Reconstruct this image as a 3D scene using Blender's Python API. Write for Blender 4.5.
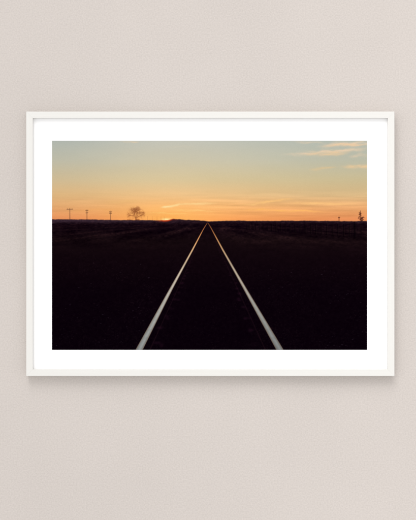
import bpy, bmesh, math, random
import numpy as np

S = bpy.context.scene
for o in list(bpy.data.objects):
    bpy.data.objects.remove(o)
COL = S.collection

# ------------------------------------------------------------------ camera, ambient, lamps, exposure
PX = 0.0025            # one photograph pixel at the frame's front, in metres
ZC = 1.50              # eye height: level with the middle of the picture
DEPTH = 0.0230          # how far the frame stands proud of the wall
DIST = 2.60            # lens to the frame's front

cam = bpy.data.cameras.new('camera')
cam.sensor_fit = 'VERTICAL'
cam.angle = 2 * math.atan(260 * PX / DIST)
cam.clip_start, cam.clip_end = 0.05, 100
camo = bpy.data.objects.new('camera', cam)
camo.location = (0, -DEPTH - DIST, ZC)
camo.rotation_euler = (math.radians(90), 0, 0)
COL.objects.link(camo)
S.camera = camo

world = bpy.data.worlds.new('World')
S.world = world
world.use_nodes = True
bg = world.node_tree.nodes['Background']
bg.inputs['Color'].default_value = (1.0, 0.992, 0.985, 1)
bg.inputs['Strength'].default_value = 1.10          # light of a pale room

def area_lamp(name, loc, aim, sx, sy, watts, col):
    l = bpy.data.lights.new(name, 'AREA')
    l.shape = 'RECTANGLE'; l.size = sx; l.size_y = sy
    l.energy = watts; l.color = col
    o = bpy.data.objects.new(name, l)
    o.location = loc
    d = [aim[i] - loc[i] for i in range(3)]
    from mathutils import Vector
    o.rotation_euler = Vector(d).to_track_quat('-Z', 'Y').to_euler()
    COL.objects.link(o)
    return o

# added soft key spot, high and slightly left, swung to brighten the wall's right
sp = bpy.data.lights.new('key_spot', 'SPOT')
sp.energy = 1330; sp.color = (1.0, 0.99, 0.978)
sp.spot_size = math.radians(58); sp.spot_blend = 1.0; sp.shadow_soft_size = 2.3
spo = bpy.data.objects.new('key_spot', sp)
spo.location = (-0.25, -3.7, 6.2)
from mathutils import Vector
spo.rotation_euler = (Vector((1.5, 0, 0.45)) - spo.location).to_track_quat('-Z', 'Y').to_euler()
COL.objects.link(spo)
area_lamp('left_fill', (-5.0, -4.4, 2.6), (0.5, 0, 1.5), 1.9, 1.9, 22, (0.985, 0.99, 1.0))  # weak fill lamp, added to shade the frame's inner left edge

S.view_settings.view_transform = 'Standard'
S.view_settings.look = 'None'
S.view_settings.exposure = 0.0
S.view_settings.gamma = 1.0
S.view_settings.use_curve_mapping = False
S.render.engine = 'CYCLES'

# ------------------------------------------------------------------ helpers
def at(x, y, d):
    """a point seen at photograph pixel (x, y), lying d metres behind the frame's front plane"""
    k = (DIST + d) / DIST * PX
    return ((x - 208) * k, -DEPTH + d, ZC + (260 - y) * k)

def mesh_obj(name, verts, faces, mat, parent=None, smooth=False):
    me = bpy.data.meshes.new(name)
    me.from_pydata(verts, [], faces)
    bm = bmesh.new(); bm.from_mesh(me)
    bmesh.ops.recalc_face_normals(bm, faces=bm.faces)
    bm.to_mesh(me); bm.free()
    if smooth:
        for p in me.polygons: p.use_smooth = True
    me.materials.append(mat)
    o = bpy.data.objects.new(name, me)
    COL.objects.link(o)
    if parent:
        o.parent = parent
        o.matrix_parent_inverse = parent.matrix_basis.inverted()
    return o

def new_mat(name):
    m = bpy.data.materials.new(name)
    m.use_nodes = True
    nt = m.node_tree
    return m, nt, nt.nodes['Principled BSDF']

# ------------------------------------------------------------------ materials
def mat_wall():
    m, nt, b = new_mat('painted_plaster')
    N, L = nt.nodes.new, nt.links.new
    tc = N('ShaderNodeTexCoord')
    n1 = N('ShaderNodeTexNoise'); n1.inputs['Scale'].default_value = 270; n1.inputs['Detail'].default_value = 5
    n2 = N('ShaderNodeTexNoise'); n2.inputs['Scale'].default_value = 75; n2.inputs['Detail'].default_value = 4
    n3 = N('ShaderNodeTexNoise'); n3.inputs['Scale'].default_value = 3.0; n3.inputs['Detail'].default_value = 3
    for n in (n1, n2, n3): L(tc.outputs['Object'], n.inputs['Vector'])
    mix = N('ShaderNodeMix'); mix.data_type = 'RGBA'
    mix.inputs['A'].default_value = (0.456, 0.418, 0.392, 1)
    mix.inputs['B'].default_value = (0.577, 0.529, 0.497, 1)
    ad = N('ShaderNodeMath'); ad.operation = 'MULTIPLY_ADD'; ad.inputs[1].default_value = 0.55
    md = N('ShaderNodeMath'); md.operation = 'MULTIPLY'; md.inputs[1].default_value = 0.45
    mr = N('ShaderNodeMapRange'); mr.inputs['From Min'].default_value = 0.30; mr.inputs['From Max'].default_value = 0.70
    L(n1.outputs['Fac'], mr.inputs['Value'])
    L(n3.outputs['Fac'], md.inputs[0]); L(mr.outputs['Result'], ad.inputs[0]); L(md.outputs[0], ad.inputs[2])
    L(ad.outputs[0], mix.inputs['Factor'])
    L(mix.outputs['Result'], b.inputs['Base Color'])
    b1 = N('ShaderNodeBump'); b1.inputs['Strength'].default_value = 0.42; b1.inputs['Distance'].default_value = 0.0012
    b2 = N('ShaderNodeBump'); b2.inputs['Strength'].default_value = 0.22; b2.inputs['Distance'].default_value = 0.0016
    L(n1.outputs['Fac'], b1.inputs['Height']); L(n2.outputs['Fac'], b2.inputs['Height'])
    L(b1.outputs['Normal'], b2.inputs['Normal']); L(b2.outputs['Normal'], b.inputs['Normal'])
    b.inputs['Roughness'].default_value = 0.9
    b.inputs['Specular IOR Level'].default_value = 0.15
    return m

def mat_frame():
    m, nt, b = new_mat('white_painted_wood')
    N, L = nt.nodes.new, nt.links.new
    tc = N('ShaderNodeTexCoord')
    mp = N('ShaderNodeMapping'); mp.inputs['Scale'].default_value = (5, 260, 260)
    oi = N('ShaderNodeObjectInfo')
    n1 = N('ShaderNodeTexNoise'); n1.noise_dimensions = '4D'
    n1.inputs['Scale'].default_value = 1.0; n1.inputs['Detail'].default_value = 5
    L(tc.outputs['Object'], mp.inputs['Vector']); L(mp.outputs['Vector'], n1.inputs['Vector'])
    ml = N('ShaderNodeMath'); ml.operation = 'MULTIPLY'; ml.inputs[1].default_value = 40
    L(oi.outputs['Random'], ml.inputs[0]); L(ml.outputs[0], n1.inputs['W'])
    mix = N('ShaderNodeMix'); mix.data_type = 'RGBA'
    mix.inputs['A'].default_value = (0.640, 0.628, 0.602, 1)
    mix.inputs['B'].default_value = (0.685, 0.675, 0.652, 1)
    L(n1.outputs['Fac'], mix.inputs['Factor']); L(mix.outputs['Result'], b.inputs['Base Color'])
    bp = N('ShaderNodeBump'); bp.inputs['Strength'].default_value = 0.25; bp.inputs['Distance'].default_value = 0.0004
    L(n1.outputs['Fac'], bp.inputs['Height']); L(bp.outputs['Normal'], b.inputs['Normal'])
    b.inputs['Roughness'].default_value = 0.55
    b.inputs['Specular IOR Level'].default_value = 0.25
    return m

def mat_board():
    m, nt, b = new_mat('white_mat_board')
    N, L = nt.nodes.new, nt.links.new
    tc = N('ShaderNodeTexCoord')
    n1 = N('ShaderNodeTexNoise'); n1.inputs['Scale'].default_value = 600
    L(tc.outputs['Object'], n1.inputs['Vector'])
    bp = N('ShaderNodeBump'); bp.inputs['Strength'].default_value = 0.08; bp.inputs['Distance'].default_value = 0.0003
    L(n1.outputs['Fac'], bp.inputs['Height']); L(bp.outputs['Normal'], b.inputs['Normal'])
    b.inputs['Base Color'].default_value = (0.86, 0.86, 0.865, 1)
    b.inputs['Roughness'].default_value = 0.95
    b.inputs['Specular IOR Level'].default_value = 0.0
    return m

def mat_backing():
    m, nt, b = new_mat('brown_fibreboard')
    N, L = nt.nodes.new, nt.links.new
    n1 = N('ShaderNodeTexNoise'); n1.inputs['Scale'].default_value = 300
    r = N('ShaderNodeValToRGB')
    r.color_ramp.elements[0].color = (0.13, 0.08, 0.05, 1); r.color_ramp.elements[1].color = (0.22, 0.15, 0.09, 1)
    L(n1.outputs['Fac'], r.inputs['Fac']); L(r.outputs['Color'], b.inputs['Base Color'])
    b.inputs['Roughness'].default_value = 0.9
    return m

def mat_ink():
    """matte pigment print: the ink colour of every point of the sheet is the 'ink' attribute"""
    m = bpy.data.materials.new('matte_pigment_ink'); m.use_nodes = True
    nt = m.node_tree; nt.nodes.clear()
    out = nt.nodes.new('ShaderNodeOutputMaterial')
    d = nt.nodes.new('ShaderNodeBsdfDiffuse')
    a = nt.nodes.new('ShaderNodeAttribute'); a.attribute_name = 'ink'
    nt.links.new(a.outputs['Color'], d.inputs['Color'])
    nt.links.new(d.outputs[0], out.inputs['Surface'])
    return m

M_WALL, M_FRAME, M_MAT, M_BACK, M_INK = mat_wall(), mat_frame(), mat_board(), mat_backing(), mat_ink()

# ------------------------------------------------------------------ wall
W, H, T = 1.7, 1.5, 0.12
wv = [(x, y, z) for x in (-W, W) for y in (0, T) for z in (0.0, ZC + H)]
wf = [(0, 1, 3, 2), (4, 6, 7, 5), (0, 4, 5, 1), (2, 3, 7, 6), (0, 2, 6, 4), (1, 5, 7, 3)]
wall = mesh_obj('wall', wv, wf, M_WALL)
wall['kind'] = 'structure'
wall['label'] = 'plain warm greige wall with fine plaster grain behind the picture'
wall['category'] = 'wall'

# ------------------------------------------------------------------ framed print
OX0, OX1, OY0, OY1 = 26.2, 394.5, 111.5, 376.1      # outline of the frame, in photograph pixels
x0, _, z1 = at(OX0, OY0, 0); x1, _, z0 = at(OX1, OY1, 0)
FW, FH = x1 - x0, z1 - z0
CX, CZ = (x0 + x1) / 2, (z0 + z1) / 2

pic = bpy.data.objects.new('framed_print', None)
pic.empty_display_size = 0.1
pic.location = (CX, 0, z0)
COL.objects.link(pic)
pic['label'] = 'white wooden frame with white mat around a railway tracks sunset print on the wall'
pic['category'] = 'framed picture'

FACE, LIP, REB = 0.0165, 0.0085, 0.0055             # face width, depth from front to mat, rebate

def arc(cx, cy, r, a0, a1, n=4):
    return [(cx + r * math.cos(math.radians(a0 + (a1 - a0) * i / n)), cy + r * math.sin(math.radians(a0 + (a1 - a0) * i / n))) for i in range(n + 1)]

# cross-section: (distance inwards from the outer edge, distance behind the front)
r1, r2 = 0.0011, 0.0008
prof = [(0, r1 + 0.0002)] + arc(r1, r1, r1, 180, 270) + [(r1 + 0.0002, 0), (FACE - r2 - 0.0002, 0)] + arc(FACE - r2, r2, r2, 270, 360) + [(FACE, r2 + 0.0002)] + \
       [(FACE, LIP), (FACE - REB, LIP), (FACE - REB, DEPTH - 0.0005), (0.0, DEPTH - 0.0005)]

def frame_rail(length, loc, roty):
    n = len(prof); g = 0.00004
    v = []
    for s in (-1, 1):
        for a, d in prof:
            v.append((s * (length / 2 - a - g), d, -a))
    f = [(i, (i + 1) % n, n + (i + 1) % n, n + i) for i in range(n)]
    f += [tuple(range(n - 1, -1, -1)), tuple(range(n, 2 * n))]
    o = mesh_obj('frame_rail', v, f, M_FRAME)
    for p in o.data.polygons: p.use_smooth = len(p.vertices) == 4
    o.data.set_sharp_from_angle(angle=math.radians(40))
    o.location = loc
    o.rotation_euler = (0, roty, 0)
    o.parent = pic
    o.matrix_parent_inverse.identity()
    o.location = (loc[0] - CX, loc[1], loc[2] - z0)
    return o

r = frame_rail(FW, (CX, -DEPTH, z1), 0); r['label'] = 'top rail of the white frame'
r = frame_rail(FH, (x1, -DEPTH, CZ), math.radians(90)); r['label'] = 'right rail of the white frame'
r = frame_rail(FW, (CX, -DEPTH, z0), math.radians(180)); r['label'] = 'bottom rail of the white frame'
r = frame_rail(FH, (x0, -DEPTH, CZ), math.radians(-90)); r['label'] = 'left rail of the white frame'

# mat board with a bevel-cut window
D_MAT, D_PRINT = LIP + 0.0002, LIP + 0.0007
IN = FACE - REB + 0.0006
PX0, PX1, PY0, PY1 = 52.1, 367.0, 140.8, 349.9       # the printed image
def rect(xa, xb, za, zb, y): return [(xa, y, za), (xb, y, za), (xb, y, zb), (xa, y, zb)]
yf, yb = -DEPTH + D_MAT, -DEPTH + D_PRINT - 0.0001
wa = at(PX0, PY1, D_PRINT); wb = at(PX1, PY0, D_PRINT)
bev = 0.0004
mv = rect(x0 + IN, x1 - IN, z0 + IN, z1 - IN, yf) + rect(wa[0] - bev, wb[0] + bev, wa[2] - bev, wb[2] + bev, yf) + \
     rect(wa[0], wb[0], wa[2], wb[2], yb) + rect(x0 + IN, x1 - IN, z0 + IN, z1 - IN, yb)
mf = []
for i in range(4):
    j = (i + 1) % 4
    mf += [(i, j, 4 + j, 4 + i), (4 + i, 4 + j, 8 + j, 8 + i), (8 + i, 8 + j, 12 + j, 12 + i), (12 + i, 12 + j, j, i)]
mo = mesh_obj('mat_board', mv, mf, M_MAT, pic)
mo['label'] = 'wide white mat board with a rectangular window'

# the sheet of paper and the backing
def slab(name, m, ya, yb_, inset, parent):
    v = rect(x0 + inset, x1 - inset, z0 + inset, z1 - inset, ya) + rect(x0 + inset, x1 - inset, z0 + inset, z1 - inset, yb_)
    f = [(0, 1, 2, 3), (4, 7, 6, 5)] + [(i, 4 + i, 4 + (i + 1) % 4, (i + 1) % 4) for i in range(4)]
    return mesh_obj(name, v, f, m, parent)
sheet = slab('print_sheet', M_MAT, -DEPTH + D_PRINT + 0.0002, -DEPTH + D_PRINT + 0.0007, IN + 0.004, pic)
sheet['label'] = 'landscape print of railway tracks running to an orange sunset horizon'
slab('backing_board', M_BACK, -DEPTH + D_PRINT + 0.001, -DEPTH + D_PRINT + 0.005, IN, pic)

# ------------------------------------------------------------------ the printed picture, point by point
rng = np.random.default_rng(7)
random.seed(11)
NX, NY = 756, 502
GX0, GX1, GY0, GY1 = PX0 - 0.8, PX1 + 0.8, PY0 - 0.8, PY1 + 0.8     # the ink runs on a little under the mat
U, V = np.meshgrid(np.linspace(GX0, GX1, NX + 1), np.linspace(GY0, GY1, NY + 1))

def vnoise(u, v, seed):
    """smooth value noise, -1..1"""
    g = np.random.default_rng(seed).uniform(-1, 1, (256, 256))
    iu, iv = np.floor(u).astype(int), np.floor(v).astype(int)
    fu, fv = u - iu, v - iv
    fu, fv = fu * fu * (3 - 2 * fu), fv * fv * (3 - 2 * fv)
    a = g[iv % 256, iu % 256]; b = g[iv % 256, (iu + 1) % 256]
    c = g[(iv + 1) % 256, iu % 256]; d = g[(iv + 1) % 256, (iu + 1) % 256]
    return (a * (1 - fu) + b * fu) * (1 - fv) + (c * (1 - fu) + d * fu) * fv

def fbm(u, v, seed, n=4):
    return sum(vnoise(u * 2 ** k + 17 * k, v * 2 ** k + 9 * k, seed + k) / 2 ** k for k in range(n)) / 1.6

def sstep(a, b, x):
    t = np.clip((x - a) / (b - a), 0, 1)
    return t * t * (3 - 2 * t)

def ramp(keys, x):
    ks = [k for k, _ in keys]
    return np.stack([np.interp(x, ks, [c[i] for _, c in keys]) for i in range(3)], -1)

def over(img, alpha, col):
    col = np.asarray(col, float)
    return img * (1 - alpha[..., None]) + col * alpha[..., None]

# sky (values as they are in the printed sheet, 0..255)
left = ramp([(141, (181, 187, 179)), (160, (193, 191, 172)), (180, (210, 190, 151)), (195, (223, 184, 128)), (205, (227, 173, 113)), (213, (231, 162, 101)), (219, (228, 146, 88))], V)
mid = ramp([(141, (196, 196, 184)), (160, (206, 199, 175)), (180, (219, 199, 156)), (195, (238, 196, 136)), (205, (250, 190, 118)), (213, (252, 181, 105)), (219, (254, 172, 92))], V)
right = ramp([(141, (180, 187, 177)), (160, (187, 187, 168)), (180, (202, 187, 147)), (195, (211, 181, 130)), (205, (228, 174, 114)), (213, (231, 160, 99)), (219, (226, 144, 87))], V)
t1 = sstep(52, 165, U)[..., None]; t2 = sstep(165, 367, U)[..., None]
img = left * (1 - t1) + mid * t1
img = img * (1 - t2) + right * t2
img += (sstep(172, 205, V))[..., None] * np.array([3.0, 0.5, 3.5])
# thin layered haze low over the horizon
band = sstep(186, 203, V) * (1 - 0.4 * sstep(213, 221, V))
st = fbm((U + 1.2 * V) / 46, V / 2.6, 31)
st2 = fbm((U - 1.6 * V) / 24, V / 1.5, 57, 3)
img += (band * (st * 17 + st2 * 9) * (0.55 + 0.45 * sstep(150, 260, U)))[..., None] * np.array([1.0, 0.72, 0.55])
img += (fbm(U / 60, V / 14, 91) * 2.2)[..., None]
# cirrus: (u0, v0, u1, v1, half thickness, strength)
peach = (236, 208, 176)
def streak(u0, v0, u1, v1, th, k, col, seed, tail=0.35):
    global img
    t = (U - u0) / (u1 - u0)
    c = v0 + (v1 - v0) * t + 0.9 * vnoise(U / 9, V * 0 + seed, seed) + 0.25 * vnoise(U / 2.3, V * 0 + seed, seed + 3)
    env = sstep(0, tail, t) * (1 - sstep(1 - tail, 1, t))
    w = th * (0.55 + 0.45 * env) * (1 + 0.35 * vnoise(U / 6, V / 3, seed + 5))
    a = np.exp(-((V - c) / w) ** 2) * env * k * np.clip(0.85 + 0.9 * fbm((U + 3 * V) / 8, V / 1.0, seed + 9, 4), 0, 1.1)
    img = over(img, np.clip(a, 0, 1), col)
streak(312, 146.8, 392, 140.4, 2.0, 0.95, peach, 3)
streak(320, 145.6, 372, 144.8, 1.3, 0.8, (238, 204, 166), 4)
streak(276, 155.2, 376, 148.4, 1.7, 0.85, peach, 5)
streak(298, 155.6, 356, 152.4, 1.9, 1.0, (230, 201, 162), 6)
streak(336, 152.5, 372, 147.0, 1.5, 0.45, peach, 7)
streak(346, 157.0, 372, 154.6, 1.6, 0.45, peach, 16)
streak(336, 166.2, 384, 167.2, 1.5, 0.9, (232, 200, 156), 8)
streak(306, 169.2, 340, 167.4, 1.2, 0.7, (220, 194, 150), 9)
streak(286, 140.6, 330, 143.4, 1.2, 0.45, peach, 10)
streak(118, 142.0, 142, 141.6, 0.8, 0.8, (222, 204, 176), 12)
streak(164, 147.0, 200, 146.2, 1.0, 0.25, (214, 204, 180), 13)
streak(158, 207.2, 184, 204.6, 1.15, 1.0, (255, 222, 158), 14)
streak(160, 206.6, 176, 206.0, 0.9, 0.9, (255, 236, 180), 18)
streak(164, 206.0, 222, 202.0, 1.0, 0.85, (254, 214, 148), 15)
streak(166, 209.8, 222, 211.8, 0.8, 0.9, (255, 205, 130), 17)
streak(140, 213.4, 196, 213.0, 0.7, 0.75, (255, 206, 128), 19)
streak(236, 205.4, 300, 198.6, 1.2, 1.0, (250, 196, 126), 20)
streak(280, 203.6, 364, 202.8, 1.0, 1.0, (250, 196, 128), 21)
streak(222, 209.0, 336, 211.6, 1.0, 0.9, (254, 186, 106), 22)
streak(96, 203.0, 150, 200.0, 1.2, 0.4, (240, 190, 122), 23)
streak(60, 212.0, 130, 208.0, 1.4, 0.35, (240, 172, 100), 24)
# the setting sun on the rim of the plain
g = np.exp(-(((U - 168) / 42) ** 2 + ((V - 216) / 9) ** 2))
img = over(img, 0.45 * g, (255, 190, 98))
g = np.exp(-(((U - 166.8) / 14) ** 2 + ((V - 219.4) / 3.6) ** 2))
img = over(img, 0.75 * g, (255, 172, 84))
g = np.exp(-(((U - 166.4) / 4.6) ** 2 + ((V - 219.5) / 1.3) ** 2))
img = over(img, 0.95 * g, (255, 240, 168))

def soft_line(pa, pb, wa_, wb_):
    """coverage of a tapering stroke"""
    dx, dy = pb[0] - pa[0], pb[1] - pa[1]
    L2 = dx * dx + dy * dy + 1e-9
    m = 3
    iu0 = max(0, int((min(pa[0], pb[0]) - m - GX0) / (GX1 - GX0) * NX)); iu1 = min(NX, int((max(pa[0], pb[0]) + m - GX0) / (GX1 - GX0) * NX) + 1)
    iv0 = max(0, int((min(pa[1], pb[1]) - m - GY0) / (GY1 - GY0) * NY)); iv1 = min(NY, int((max(pa[1], pb[1]) + m - GY0) / (GY1 - GY0) * NY) + 1)
    sl = (slice(iv0, iv1 + 1), slice(iu0, iu1 + 1))
    u, v = U[sl], V[sl]
    t = np.clip(((u - pa[0]) * dx + (v - pa[1]) * dy) / L2, 0, 1)
    d = np.hypot(u - pa[0] - t * dx, v - pa[1] - t * dy)
    w = wa_ + (wb_ - wa_) * t
    return sl, np.clip(1 - sstep(w - 0.3, w + 0.45, d), 0, 1)

def stroke(layer, pa, pb, wa_, wb_, k=1.0):
    sl, c = soft_line(pa, pb, wa_, wb_)
    layer[sl] = 1 - (1 - layer[sl]) * (1 - k * c)

Z = np.zeros_like(U)
# three utility poles
poles = []
for (pu, top, arms, k) in ((69.8, 208.4, (209.3,), 0.72), (86.9, 209.8, (210.7, 213.0), 0.6), (110.5, 211.0, (212.0, 213.6), 0.58)):
    a = Z.copy()
    stroke(a, (pu, top), (pu + 0.12, 222.0), 0.16, 0.26, k)
    for i, av in enumerate(arms):
        hw = 2.9 if len(arms) == 1 else (1.2, 1.0)[i]
        stroke(a, (pu - hw, av), (pu + hw, av - 0.1), 0.16, 0.16, k * 0.9)
        for s in (-1, 1): stroke(a, (pu + s * hw * 0.8, av), (pu + s * hw * 0.8, av - 0.7), 0.15, 0.15, k * 0.6)
    poles.append(a)
    img = over(img, a, (74, 46, 34))
# far, very faint poles beside the sun
far = Z.copy()
for pu in (147.6, 152.4, 157.0, 161.0, 164.2):
    stroke(far, (pu, 216.4 + 0.02 * (pu - 147)), (pu, 221), 0.05, 0.08, 0.24)
for pu, top in ((339.0, 217.0),):
    stroke(far, (pu, top), (pu, 221.5), 0.3, 0.3, 0.7)
    stroke(far, (pu - 0.5, top + 0.6), (pu + 0.5, top + 0.6), 0.45, 0.45, 0.75)
img = over(img, far, (96, 52, 34))

# the bare round tree
tree = Z.copy()
def inside(p): return ((p[0] - 135.8) / 8.8) ** 2 + ((p[1] - 213.4) / 6.9) ** 2 < 0.95 + 0.45 * math.sin(math.atan2(p[1] - 213, p[0] - 135.8) * 5 + 1.1) * 0.6 + random.uniform(-.1, .2)
def branch(p, ang, ln, w, lev):
    q = (p[0] + math.cos(ang) * ln, p[1] - math.sin(ang) * ln)
    if lev > 1 and not inside(q): return
    stroke(tree, p, q, w, w * 0.75, (0.8, 0.62, 0.5, 0.4, 0.32, 0.26, 0.2)[lev])
    if lev >= 6: return
    for i in range(5 if lev == 0 else 3 if lev < 3 else 2):
        if lev == 0:
            a2 = math.pi / 2 + (-0.95, -0.5, -0.08, 0.42, 0.9)[i] + random.uniform(-.12, .12)
            branch(p, a2, random.uniform(2.6, 4.2), 0.22, 1)
        else:
            branch(q, ang + random.uniform(-0.8, 0.8), ln * random.uniform(0.6, 0.95), w * 0.7, lev + 1)
branch((135.9, 218.4), math.radians(92), 1.2, 0.4, 0)
stroke(tree, (135.9, 222.5), (135.9, 219.6), 0.6, 0.45, 0.85)
tree = np.clip(tree, 0, 0.72)
lobes = Z.copy()
for cu, cv, ru, rv, k_ in ((131.6, 209.2, 3.0, 2.4, 0.40), (136.6, 211.4, 3.2, 4.0, 0.46), (141.4, 211.6, 2.6, 2.2, 0.38), (131.2, 213.6, 3.2, 2.6, 0.34), (141.6, 215.0, 3.0, 3.4, 0.30), (137.2, 207.6, 1.6, 1.6, 0.26), (144.0, 215.6, 1.2, 1.4, 0.22), (127.8, 213.8, 1.2, 1.8, 0.2), (128.8, 216.4, 2.0, 2.0, 0.26), (135.4, 215.0, 4.2, 3.4, 0.26), (139.0, 217.4, 3.0, 2.0, 0.22), (131.6, 217.8, 2.4, 1.8, 0.22)):
    e_ = np.exp(-(((U - cu) / ru) ** 2 + ((V - cv) / rv) ** 2) ** 1.3) * k_
    lobes = 1 - (1 - lobes) * (1 - e_)
clump = lobes * np.clip(0.45 + 1.0 * fbm(U / 1.3, V / 1.3, 41, 3), 0, 1.2)
tree = 1 - (1 - tree * (0.55 + 1.0 * lobes)) * (1 - np.clip(clump, 0, 0.7))
tree = np.clip(tree, 0, 0.9)
stroke(tree, (135.9, 222.5), (135.9, 216.8), 0.55, 0.3, 0.6)
for bu, bv, w in ((128.6, 220.3, 0.8), (131.5, 220.5, 0.7), (137.5, 219.9, 1.0), (139.3, 220.6, 0.6)):
    stroke(tree, (bu - 1, bv), (bu + 1, bv), w, w, 0.6)
img = over(img, tree * 0.88, (122, 62, 32))

# the spindly young tree at the right
sap = Z.copy()
stroke(sap, (360.4, 210.8), (361.0, 222), 0.2, 0.5, 0.8)
for cu, cv, w, k in ((359.7, 212.6, 0.5, 0.3), (361.0, 213.2, 0.4, 0.3), (359.2, 214.6, 0.4, 0.4), (358.6, 218.6, 0.4, 0.35), (358.9, 217.2, 0.5, 0.4), (362.9, 219.6, 0.5, 0.45), (360.0, 213.8, 0.8, 0.55), (360.5, 215.0, 0.7, 0.6), (359.5, 216.9, 0.6, 0.5), (361.3, 218.4, 1.1, 0.85), (362.3, 217.9, 0.8, 0.75), (363.4, 217.2, 0.5, 0.6), (360.7, 219.6, 0.8, 0.85), (361.6, 220.8, 1.2, 0.9)):
    for j in range(6):
        ou, ov = random.uniform(-1.0, 1.0), random.uniform(-.7, .5)
        stroke(sap, (cu, cv), (cu + ou, cv + ov), w * 0.6, w * 0.4, k * 0.7)
img = over(img, sap * 0.85, (70, 30, 20))

# horizon ridge and the dark plain
hz = np.interp(U[0], [52, 90, 130, 160, 168, 173, 178, 186, 200, 210, 230, 250, 300, 340, 367], [219.3, 219.6, 220.2, 220.3, 220.1, 218.9, 219.2, 219.8, 220.5, 221.2, 220.6, 220.9, 220.7, 221.1, 221.2])
hz = hz + 0.18 * vnoise(U[0] / 3.1, U[0] * 0, 77) + 0.1 * vnoise(U[0] / 1.2, U[0] * 0, 78)
HZ = np.broadcast_to(hz, U.shape)
land = ramp([(219, (30, 14, 22)), (224, (18, 6, 14)), (240, (20, 9, 13)), (262, (15, 5, 11)), (290, (10, 2, 9)), (350, (8, 1, 8))], V)
ridge_a = (1 - sstep(220.6, 224.6, V + 0.8 * vnoise(U / 7, V / 1.2, 5) + 0.5 * vnoise(U / 2.2, V, 6)))
land = over(land, ridge_a * (0.85 - 0.5 * sstep(120, 200, U) + 0.2 * sstep(300, 367, U)), (56, 40, 52))
# scrub and tracks fading towards the vanishing point
ang = (U - 207.6) / np.maximum(V - 219.5, 1.2)
near = np.exp(-((V - 238) / 11) ** 2)
sc = fbm(U / 26 + V / 30 * np.sign(U - 207.6), (V - 0.06 * np.abs(U - 207.6)) / 4.5, 63)
land += (near * np.clip(sc, -0.4, 1) * 12 * (1 + 0.9 * fbm(U / 1.8, V / 0.9, 131, 3)) * sstep(12, 60, np.abs(U - 207.6)))[..., None] * np.array([1.0, 0.72, 0.62])
fine = fbm(U / 3.2, V / 1.5, 71, 3)
dd = np.maximum(V - 220.2, 0.9)
gx, gy = (U - 207.6) / dd, 70.0 / dd
verge = fbm(gx * 1.1 + 50, gy * 0.35 + 9, 101, 4)
tuft = fbm(U / 1.7, V / 0.9, 111, 3)
wv_ = np.exp(-((V - 229) / 13) ** 2) * sstep(0.5, 1.6, np.abs(gx))
land += (wv_ * (np.clip(verge + 0.1, -0.3, 1) * 17 * (1 + 0.8 * tuft) + tuft * 7))[..., None] * np.array([1.0, 0.70, 0.58])
gravel = fbm(U / 1.3, V / 1.0, 121, 2)
land += (np.clip(gravel - 0.25, 0, 1) * 16 * sstep(245, 300, V) * np.exp(-(np.abs(gx) - 0.75) ** 2 / 0.12))[..., None] * np.array([1.0, 0.7, 0.7])
land += (np.exp(-((V - 232) / 12) ** 2) * fine * 6)[..., None] * np.array([1.0, 0.72, 0.7])
land += (fbm(U / 2.4, V / 2.0, 83, 3) * 2.6)[..., None] * np.array([1, .6, .8])
land += (np.clip(fbm(U / 1.1, V / 0.8, 141, 2) - 0.3, 0, 1) * 26 * np.clip(0.5 + fbm(U / 24, V / 9, 143, 3), 0, 1) * sstep(240, 262, V))[..., None] * np.array([1, .78, .75])
# fence posts on the right
for k in range(26):
    pu = 247 + 120 * (k / 25) ** 1.25
    a = Z.copy(); h = 4 + 9 * (pu - 247) / 120
    stroke(a, (pu, 224.0), (pu + 0.1, 225.0 + h), 0.25, 0.3, 0.7)
    land = over(land, a, (4, 0, 4))
    a = Z.copy(); stroke(a, (pu + 0.7, 224.0), (pu + 0.75, 224.5 + h), 0.12, 0.15, 0.35)
    land = over(land, a, (40, 27, 25))
a = Z.copy(); stroke(a, (354.2, 222), (354.2, 238), 0.5, 0.6, 0.6); land = over(land, a, (5, 0, 5))
# pale stones catching the sky, scattered over the near ground
for k in range(900):
    sv = 262 + 86 * random.random() ** 0.8
    su = random.uniform(54, 365)
    if vnoise(np.array(su / 17.0), np.array(sv / 9.0), 151) < random.uniform(-0.35, 0.45): continue
    fr = (sv - 223) / 127
    if 207.6 - 80 * fr < su < 207.6 + 80 * fr: continue
    a_ = random.random() ** 3
    sl, c = soft_line((su, sv), (su + random.uniform(.2, 1.2), sv + random.uniform(-.2, .2)), 0.12, 0.12)
    land[sl] = land[sl] + (c * (6 + 34 * a_))[..., None] * np.array([0.9, 0.85, 0.95])
# red rim under the sun
rim = np.exp(-((U - 166.4) / 7) ** 2) * np.exp(-((V - HZ - 0.2) / 1.0) ** 2) * 1.2
land = over(land, np.clip(rim, 0, 0.92), (214, 62, 24))

# sleepers and rail feet: faint ends of the ties inside the rails
VPU, VPV = 207.6, 222.6
def blob(cu, cv, ru, rv, gain, tint):
    global land
    g_ = np.exp(-(((U - cu) / ru) ** 2 + ((V - cv) / rv) ** 2) ** 1.5) * gain
    land = land + g_[..., None] * np.array(tint)
for k in range(6, 46):
    tv = VPV + 850.0 / k
    if tv > 353: continue
    fr = (tv - VPV) / 127.4
    for s in (-1, 1):
        for j in range(2):
            blob(VPU + s * random.uniform(48, 60) * fr, tv + random.uniform(-1, 1) * fr * 2, random.uniform(2, 4.5) * fr, random.uniform(1.2, 2.4) * fr, random.uniform(3, 13) * min(1, fr * 2), (1, .45, .75))
        blob(VPU + s * random.uniform(71, 78) * fr, tv + random.uniform(-1, 1) * fr * 2, 2.6 * fr, 1.6 * fr, random.uniform(0, 13) * min(1, fr * 2), (1, .5, .55))
for s in (-1, 1):
    a = Z.copy(); stroke(a, (VPU + s * 8, VPV + 18), (VPU + s * 58, VPV + 128), 0.1, 0.5, 0.6)
    land = over(land, a * (0.7 + 0.3 * fine), (38, 18, 26))

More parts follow.
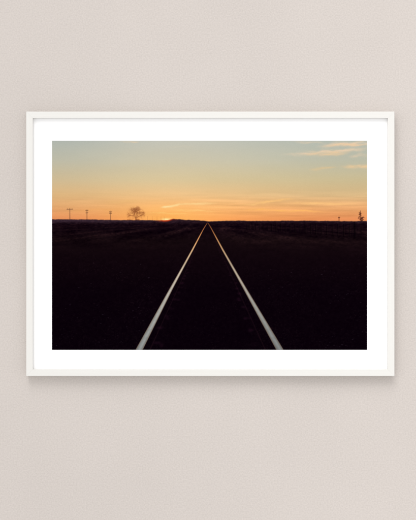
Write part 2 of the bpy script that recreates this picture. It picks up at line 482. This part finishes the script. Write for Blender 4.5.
hor = sstep(-0.45, 0.45, V - HZ)
img = over(img, hor, land) if False else img * (1 - hor[..., None]) + land * hor[..., None]

# the two rails
RV = [222.9, 226, 230, 250, 290, 350]
RL = ([207.1, 205.0, 202.6, 191.6, 168.8, 135.4], [207.6, 205.6, 203.3, 193.2, 172.2, 142.6])
RR = ([207.7, 209.6, 211.8, 222.1, 244.0, 276.4], [208.2, 210.2, 212.5, 223.7, 247.4, 283.6])
steel = ramp([(223, (150, 88, 52)), (227, (186, 112, 64)), (234, (222, 148, 90)), (244, (236, 176, 120)), (254, (234, 196, 152)), (268, (210, 196, 174)), (290, (182, 178, 168)), (315, (156, 157, 152)), (350, (130, 133, 133))], V)
rails = []
for (la, ra), dim in ((RL, 1.0), (RR, 0.9)):
    a0, b0 = np.interp(V, RV, la), np.interp(V, RV, ra)
    cov = np.clip((U - a0) / 0.42 + 0.5, 0, 1) * np.clip((b0 - U) / 0.42 + 0.5, 0, 1) * sstep(222.2, 223.4, V)
    q = (U - a0) / np.maximum(b0 - a0, .2)
    edge = np.exp(-(np.minimum(U - a0, b0 - U) / 0.7) ** 2) * sstep(238, 270, V) * 0.85
    shine = np.exp(-((q - 0.52) / 0.2) ** 2) * sstep(245, 275, V)
    c = steel * dim * (0.98 + 0.14 * shine + 0.07 * vnoise(q * 7, V / 60, 15) + 0.05 * vnoise(q * 12, V / 7, 19) + 0.04 * vnoise(q * 3, V / 2.0, 23))[..., None]
    c = over(c, np.clip(edge, 0, 1), (112, 90, 74))
    img = img * (1 - cov[..., None]) + c * cov[..., None]
    rails.append(cov)

img += rng.normal(0, 1.0, U.shape)[..., None] * np.clip(img.mean(-1, keepdims=True) / 120, 0.25, 1.2)
img = np.clip(img, 0, 255) / 255.0
lin = np.where(img <= 0.04045, img / 12.92, ((img + 0.055) / 1.055) ** 2.4)
LUX = 1.42                                            # light falling on the sheet, white paper = 1
lin = lin / LUX
rgba = np.concatenate([lin, np.ones(U.shape + (1,))], -1).reshape(-1, 4).astype(np.float32)

k = (DIST + D_PRINT) / DIST * PX
P = np.stack([(U - 208) * k - CX, np.full_like(U, -DEPTH + D_PRINT), ZC + (260 - V) * k - z0], -1).reshape(-1, 3).astype(np.float32)

# which figure of the picture each small cell of the sheet belongs to
cell = lambda a: (a[:-1, :-1] + a[1:, :-1] + a[:-1, 1:] + a[1:, 1:]) / 4
cid = np.zeros((NY, NX), int)
cid[cell(hor) > 0.5] = 1
cid[(cell(hor) > 0.5) & (cell(V) < 222.4)] = 2
sky_c = cell(hor) <= 0.5
for i, a in enumerate(poles): cid[(cell(a) > 0.25) & sky_c] = 3 + i
cid[(cell(tree) > 0.16) & sky_c] = 6
cid[(cell(sap) > 0.3) & sky_c] = 7
for i, a in enumerate(rails): cid[cell(a) > 0.5] = 8 + i

idx = np.arange((NX + 1) * (NY + 1)).reshape(NY + 1, NX + 1)
quads = np.stack([idx[1:, :-1], idx[1:, 1:], idx[:-1, 1:], idx[:-1, :-1]], -1)
def ink_piece(name, which, label):
    q = quads[cid == which]
    used, inv = np.unique(q, return_inverse=True)
    inv = inv.reshape(-1).astype(np.int32)
    n = len(q)
    me = bpy.data.meshes.new(name)
    me.vertices.add(len(used)); me.vertices.foreach_set('co', P[used].ravel())
    me.loops.add(4 * n); me.loops.foreach_set('vertex_index', inv)
    me.polygons.add(n)
    me.polygons.foreach_set('loop_start', np.arange(0, 4 * n, 4, dtype=np.int32))
    me.update(calc_edges=True); me.validate()
    at_ = me.attributes.new('ink', 'FLOAT_COLOR', 'POINT')
    at_.data.foreach_set('color', rgba[used].ravel())
    me.materials.append(M_INK)
    o = bpy.data.objects.new(name, me)
    COL.objects.link(o)
    o.parent = sheet
    o.matrix_parent_inverse.identity()
    o.location = (CX, 0, z0)
    o['label'] = label
    return o

ink_piece('printed_sky', 0, 'printed evening sky fading from grey green to orange with thin clouds')
ink_piece('printed_plain', 1, 'printed near-black plain below the horizon')
ink_piece('printed_ridge', 2, 'printed thin dusky ridge along the horizon')
ink_piece('printed_utility_pole', 3, 'printed utility pole, leftmost, with one wide crossarm')
ink_piece('printed_utility_pole', 4, 'printed utility pole, the middle one of three')
ink_piece('printed_utility_pole', 5, 'printed utility pole nearest the round tree')
ink_piece('printed_tree', 6, 'printed bare round tree left of the setting sun')
ink_piece('printed_tree', 7, 'printed small spindly tree at the right edge')
ink_piece('printed_rail', 8, 'printed shining left rail of the track')
ink_piece('printed_rail', 9, 'printed shining right rail of the track')
